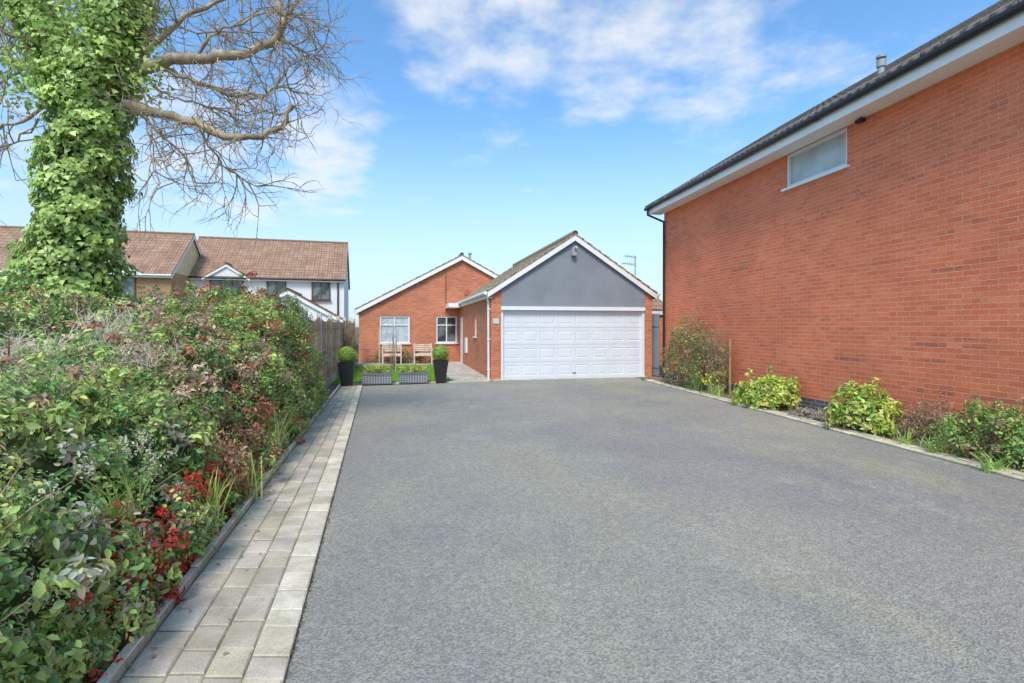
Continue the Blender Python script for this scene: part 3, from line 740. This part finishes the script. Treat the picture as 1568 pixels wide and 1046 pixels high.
limbs=[([(200,112),(260,92),(320,90),(380,80),(425,62),(434,30),(426,0),(432,-45)],.078,-.3),
 ([(195,160),(250,175),(300,190),(345,208),(390,213),(432,190),(448,160)],.068,-.4),
 ([(205,120),(228,60),(238,0),(250,-60)],.07,.1),
 ([(222,85),(270,35),(330,5),(400,-40)],.045,.2),
 ([(232,100),(290,120),(350,145),(400,147),(432,130),(450,140)],.034,.1),
 ([(70,120),(40,70),(18,20),(10,-40)],.06,.2),([(70,130),(30,95),(-20,72),(-60,30)],.045,-.2),([(70,165),(20,190),(-30,205)],.028,.1),
 ([(210,165),(240,200),(280,235),(300,280)],.022,.0),([(230,130),(260,150),(310,160),(360,175)],.02,.3),([(205,60),(180,0),(160,-50)],.035,.1),
 ([(300,88),(330,50),(380,30),(440,10)],.022,.15),([(240,40),(300,50),(360,45),(420,55),(470,80)],.018,.4),
 ([(300,190),(330,240),(350,260),(395,285)],.016,.3),([(60,60),(90,10),(120,-40)],.035,.3),([(40,100),(0,130),(-40,160)],.02,.4),([(205,110),(225,170),(232,230),(240,290)],.014,-.3),
 ([(40,60),(10,50),(-30,10)],.02,-.3),([(60,180),(30,215),(5,230),(-30,240)],.015,.2),([(430,62),(460,75),(485,90)],.014,.1),([(425,20),(450,20),(480,35)],.014,.1)]
BP=[];MP=[]
def grow(p,d,l,r,dep):
    n=4; pts=[p]; cur=p.copy(); dd=d.copy()
    for i in range(n):
        dd=(dd+Vector((random.gauss(0,.2),random.gauss(0,.2),random.gauss(0,.2)-.02))).normalized()
        cur=cur+dd*l/n; pts.append(cur.copy())
        if dep>0 and random.random()<.75:
            nd=(dd+Vector((random.gauss(0,.6),random.gauss(0,.6),random.gauss(0,.6)))).normalized()
            grow(cur.copy(),nd,l*random.uniform(.4,.7),r*.6,dep-1)
    BP.append((pts,[r*(1-.7*i/n) for i in range(n+1)]))
for pts,r,dz in limbs:
    m=len(pts); P=[W(x,y,TZ+dz*(i/(m-1))) for i,(x,y) in enumerate(pts)]
    Q=[];Rr=[]
    for i in range(m-1):
        for k in range(4):
            t=k/4; q=P[i].lerp(P[i+1],t)
            q+=Vector((random.gauss(0,.016),random.gauss(0,.02),random.gauss(0,.016))); Q.append(q); f=(i+t)/(m-1); Rr.append(r*(1-.62*f)*random.uniform(.88,1.18))
    Q.append(P[-1]); Rr.append(r*.38); MP.append((Q,Rr))
    for i in range(3,len(Q)):
        for _ in range(3 if r>.03 else 2):
            if random.random()<.70:
                tang=(Q[i]-Q[i-1]).normalized(); nd=(tang*.5+Vector((random.gauss(0,.55),random.gauss(0,.6),random.gauss(-.25,.7)))).normalized()
                grow(Q[i],nd,random.uniform(.28,.80),.0105,2)
tubes('bare_limbs',MP,M_bark,tr,2)
tubes('bare_twigs',BP,M_bark,tr,0)

# ============================================================ RIGHT BED PLANTS
shrub('brown_green_shrub',(4.62,13.8,0),(.45,1.1,1.33),460,[(.44,.30,.18),(.25,.36,.11),(.37,.45,.14),(.54,.35,.19)],[3,3,2,2],.04,26,clr=.12,loose=.75)
shrub('brown_green_shrub',(4.75,12.6,0),(.38,.6,1.12),220,[(.44,.30,.18),(.27,.39,.11),(.39,.49,.15),(.54,.35,.19)],[2,3,2,2],.04,22,clr=.12)
twiggy('bare_twig_shrub',(4.78,12.2,0),90,1.45,.45,M_twig)
YL=[(.60,.70,.15),(.50,.64,.12),(.70,.74,.24),(.32,.48,.10)]
shrub('yellow_green_shrub',(4.98,10.25,0),(.50,.52,.50),190,YL,[4,3,2,1.3],.07,22,clr=.11)
shrub('yellow_green_shrub',(5.36,7.9,0),(.40,.42,.56),160,YL,[4,3,2,1.3],.07,20,clr=.10,loose=.5)
shrub('russet_shrub',(5.80,7.25,0),(.30,.38,.42),120,[(.46,.30,.19),(.52,.34,.22),(.32,.34,.14)],[3,2,1],.028,26,clr=.09)
shrub('green_shrub',(5.72,6.15,0),(.42,.62,.50),260,[(.30,.46,.12),(.44,.58,.17),(.2,.33,.09),(.44,.30,.18)],[3,2,1,1],.04,30,clr=.1)
shrub('green_shrub',(5.9,5.0,0),(.4,.6,.5),190,[(.30,.46,.12),(.42,.56,.16),(.44,.30,.18)],[3,2,1],.04,28,clr=.1)
shrub('lavender_plant',(5.1,9.0,0),(.20,.4,.12),70,[(.52,.48,.43),(.42,.39,.4),(.36,.38,.27)],[2,2,1],.028,24,clr=.06)
for (x,y,h,n) in ((4.55,12.75,.6,90),(4.68,12.2,.55,70),(4.6,11.7,.35,50),(4.55,13.4,.7,70),(5.25,6.95,.28,40),(5.3,6.5,.28,40),(5.25,5.7,.25,40),(5.2,8.9,.22,25)):
    mb=MB(); blades(mb,(0,0,0),n,h,.02,.22,[(.40,.58,.17),(.5,.66,.21),(.3,.48,.13)]); o=mb.obj('daffodil_clump',[M_leaf],col=True,loc=(x,y,0))
mb=MB()
for i in range(12):
    x=4.52+random.uniform(-.15,.2); y=12.3+random.uniform(-.6,.9); z=random.uniform(.25,.5)
    for k in range(6):
        a=k*1.047; d=Vector((math.cos(a),-.3,math.sin(a)))*.03; c0=Vector((x,y,z)); sd_=Vector((-math.sin(a),0,math.cos(a)))*.012
        mb.face([c0,c0+d*.6+sd_,c0+d,c0+d*.6-sd_],0,(.85,.68,.06))
mb.obj('daffodil_flowers',[M_leaf],col=True)
te=empty('trellis_post',(5.02,12.05,0)); mb=MB(); mb.box(-.022,.022,-.022,.022,0,1.30); mb.box(-.012,.012,.4,.425,0,1.2); mb.box(-.009,.009,-.02,.43,1.1,1.12); mb.box(-.009,.009,-.02,.43,.6,.62); mb.obj('posts',[M_wood],te)
n=3200; Zs=rng.uniform(3,15.3,n); Xs=np.array([kx(z)+.27 for z in Zs])+rng.random(n)*.75
P=np.stack([Xs,Zs,np.full(n,.03)],-1); nr=rng.normal(size=(n,3))*.3; nr[:,2]+=1
leaves('leaf_litter',P,nr,.035*(.5+rng.random(n)),pal(n,[(.38,.27,.16),(.5,.4,.28),(.25,.36,.12),(.55,.5,.4)],[3,2,2,1]))

# ============================================================ GARDEN ITEMS
def pot(loc):
    e=empty('tapered_planter_with_topiary_ball',loc,GA); mb=MB(); a,b_=.13,.21; h=.62
    lo=[(-a,-a,0),(a,-a,0),(a,a,0),(-a,a,0)]; hi=[(-b_,-b_,h),(b_,-b_,h),(b_,b_,h),(-b_,b_,h)]
    i_=[(x*.88,y*.88,h) for x,y,_ in hi]; d=[(x*.85,y*.85,h-.05) for x,y,_ in hi]
    for k in range(4):
        j=(k+1)%4; mb.face([lo[k],lo[j],hi[j],hi[k]]); mb.face([hi[k],hi[j],i_[j],i_[k]]); mb.face([i_[k],i_[j],d[j],d[k]])
    mb.face(lo); mb.obj('planter',[M_pot],e)
    mb=MB(); mb.face(d); mb.obj('compost',[M_soil],e)
    n=3800; dd=norm(rng.normal(size=(n,3))); P=np.array([0,0,h+.2])+dd*np.array([.23,.23,.21])*(.88+.14*rng.random((n,1)))
    leaves('topiary_foliage',P,dd+rng.normal(size=(n,3))*.5,.032*(.7+.6*rng.random(n)),pal(n,[(.34,.50,.1),(.47,.62,.15),(.54,.66,.19)],[3,3,1]),parent=e)
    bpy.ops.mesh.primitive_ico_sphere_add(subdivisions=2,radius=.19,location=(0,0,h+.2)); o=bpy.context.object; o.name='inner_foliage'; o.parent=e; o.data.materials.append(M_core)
pot((-4.38,13.85,.03)); pot((-2.02,14.75,.03))
M_slate=plain('slate_plastic',(.17,.18,.20),.6); M_lat=plain('lattice',(.46,.48,.52),.6)
def trough(loc):
    e=empty('rectangular_planter',loc,GA); mb=MB(); w,dp,h=.39,.15,.30
    mb.box(-w,w,-dp,dp,0,h-.0); mb.box(-w-.02,w+.02,-dp-.02,-dp+.015,h-.045,h+.003); mb.box(-w-.02,w+.02,dp-.015,dp+.02,h-.045,h+.003)
    mb.box(-w-.02,-w+.015,-dp-.017,dp+.017,h-.043,h+.002); mb.box(w-.015,w+.02,-dp-.017,dp+.017,h-.043,h+.002)
    mb.obj('trough',[M_slate],e)
    mb=MB()
    for i in range(11):
        for j in range(4):
            x=-w+.035+i*.071; z=.03+j*.058; mb.face([(x-.024,-dp-.004,z+.028),(x,-dp-.004,z+.008),(x+.024,-dp-.004,z+.028),(x,-dp-.004,z+.048)])
    mb.obj('lattice_pattern',[M_lat],e)
    ncl=60; ce=np.stack([rng.uniform(-.34,.34,ncl),rng.uniform(-.1,.1,ncl),rng.uniform(h,h+.17,ncl)],-1)
    p,nr,sz,c=clumps(ce,np.full(ncl,.06),28,.035,pal(ncl,[(.66,.72,.17),(.48,.62,.14),(.72,.70,.22),(.26,.4,.1)],[3,3,1.5,1])); leaves('plants',p,nr,sz,c,parent=e)
trough((-3.70,14.33,.03)); trough((-2.76,14.60,.03))
def chair(loc,w,rz):
    e=empty('wooden_garden_bench',loc,rz); mb=MB()
    for x in (0,w-.05):
        mb.box(x,x+.05,0,.05,0,.62); mb.box(x,x+.05,.45,.5,0,.86); mb.box(x-.003,x+.053,-.01,.45,.62,.65)
    for i in range(5): mb.box(.052,w-.052,.02+i*.09,.09+i*.09,.40,.425)
    for z in (.52,.60,.68,.76): mb.box(.052,w-.052,.46,.48,z,z+.055)
    mb.box(.052,w-.052,.0,.02,.33,.40); mb.obj('slats_and_frame',[M_teak],e)
chair(G(-3.35,7.2,.024),.80,GA); chair(G(-2.05,7.2,.024),.78,GA)
ar=empty('garden_arch',G(-3.05,3.6,.02),GA); P=[]
for y in (0,.5):
    P.append(([(-.28,y,0),(-.28,y,1.45),(-.18,y,1.72),(0,y,1.82),(.18,y,1.72),(.28,y,1.45),(.28,y,0)],.014))
for z in (.4,.8,1.2,1.5): P+= [([(-.28,0,z),(-.28,.5,z)],.01),([(.28,0,z),(.28,.5,z)],.01)]
tubes('arch_frame',P,M_teak,ar,1)
twiggy('climbing_rose',G(-2.85,3.8,.02),16,1.5,.25,M_twig,.008)
twiggy('bare_garden_shrub',G(-4.45,3.0,.02),60,1.6,.55,M_twig,.012); twiggy('bare_garden_shrub',G(-4.5,5.0,.02),60,1.5,.55,M_twig,.012)
shrub('border_shrub',G(-4.75,1.3,0),(.3,.9,.6),130,[(.26,.4,.12),(.4,.54,.17),(.46,.34,.22)],[3,2,1],.05,20)
shrub('border_shrub',G(-4.7,4.5,0),(.35,1.2,.6),150,[(.26,.4,.12),(.4,.3,.22),(.54,.4,.29)],[3,2,1],.05,20)
shrub('border_shrub',G(-2.6,7.95,0),(1.2,.25,.45),130,[(.2,.3,.1),(.45,.26,.18),(.36,.25,.16)],[3,2,1],.05,20)
shrub('pink_flower_pot_plant',G(-.9,7.6,0),(.25,.2,.5),60,[(.2,.34,.1),(.65,.2,.2)],[3,1],.05,20)

# ============================================================ LIGHT / WORLD / CAMERA
SEL,SAZ=51.,192.
w=bpy.data.worlds.new('World'); S.world=w; w.use_nodes=True; nt=w.node_tree; nt.nodes.clear()
out=N(nt,'ShaderNodeOutputWorld'); bg=N(nt,'ShaderNodeBackground'); bg.inputs['Strength'].default_value=.15
sky=N(nt,'ShaderNodeTexSky'); sky.sky_type='NISHITA'; sky.sun_disc=False; sky.sun_elevation=R(SEL); sky.sun_rotation=R(SAZ); sky.air_density=1.0; sky.dust_density=1.2; sky.ozone_density=1.5
tc=N(nt,'ShaderNodeTexCoord'); D0=tc.outputs['Generated']
nm=N(nt,'ShaderNodeVectorMath',operation='NORMALIZE'); nt.links.new(D0,nm.inputs[0]); Dn=nm.outputs[0]
sp=N(nt,'ShaderNodeSeparateXYZ'); nt.links.new(Dn,sp.inputs[0]); dz=math_(nt,'MAXIMUM',sp.outputs[2],.03)
dzz=math_(nt,'ADD',dz,.12)
cb=N(nt,'ShaderNodeCombineXYZ'); nt.links.new(math_(nt,'DIVIDE',sp.outputs[0],dzz),cb.inputs[0]); nt.links.new(math_(nt,'DIVIDE',sp.outputs[1],dzz),cb.inputs[1])
nz=noise(nt,cb.outputs[0],3.0,10,.60)
mask=None
for (px,py,r,wt) in ((680,45,8,.95),(800,25,10,1),(940,40,11,1),(1060,90,10,.85),(1200,80,9,.55),(760,140,7,.7),(500,185,7,1),(500,270,6,1),(400,300,6,.6),(250,190,12,.8),(60,60,14,.6)):
    d=Vector(((px-784)/F,1,(500-py)/F)).normalized()
    dt=N(nt,'ShaderNodeVectorMath',operation='DOT_PRODUCT'); nt.links.new(Dn,dt.inputs[0]); dt.inputs[1].default_value=d
    k=mrange(nt,dt.outputs['Value'],math.cos(R(r)),math.cos(R(r*.15)),0,wt)
    mask=k if mask is None else math_(nt,'MAXIMUM',mask,k)
cl=math_(nt,'ADD',nz,math_(nt,'MULTIPLY',mask,.30))
cl=mrange(nt,cl,.57,.98,0,.88)
hz_=mrange(nt,sp.outputs[2],0.0,.40,.80,0.0)
skc=mix(nt,1.,sky.outputs[0],(1.08,1.56,1.82),'MULTIPLY')
c=mix(nt,hz_,skc,(5.1,5.9,6.5)); c=mix(nt,cl,c,(6.3,6.45,6.65))
nt.links.new(c,bg.inputs['Color']); nt.links.new(bg.outputs[0],out.inputs['Surface'])
sl_=bpy.data.lights.new('sun','SUN'); sl_.energy=3.2; sl_.angle=R(16); sl_.color=(1,.92,.80)
so=bpy.data.objects.new('sun',sl_); COL.objects.link(so)
sd_=Vector((math.sin(R(SAZ))*math.cos(R(SEL)),math.cos(R(SAZ))*math.cos(R(SEL)),math.sin(R(SEL))))
so.rotation_euler=sd_.to_track_quat('Z','Y').to_euler()
S.view_settings.view_transform='Standard'; S.view_settings.look='None'; S.view_settings.exposure=0
cam=bpy.data.cameras.new('camera'); co=bpy.data.objects.new('camera',cam); COL.objects.link(co)
co.location=(0,0,CH); co.rotation_euler=(R(90),0,0); cam.sensor_width=36; cam.lens=36*F/1568; cam.shift_y=-23/1568; cam.clip_end=2000; cam.clip_start=.05
S.camera=co
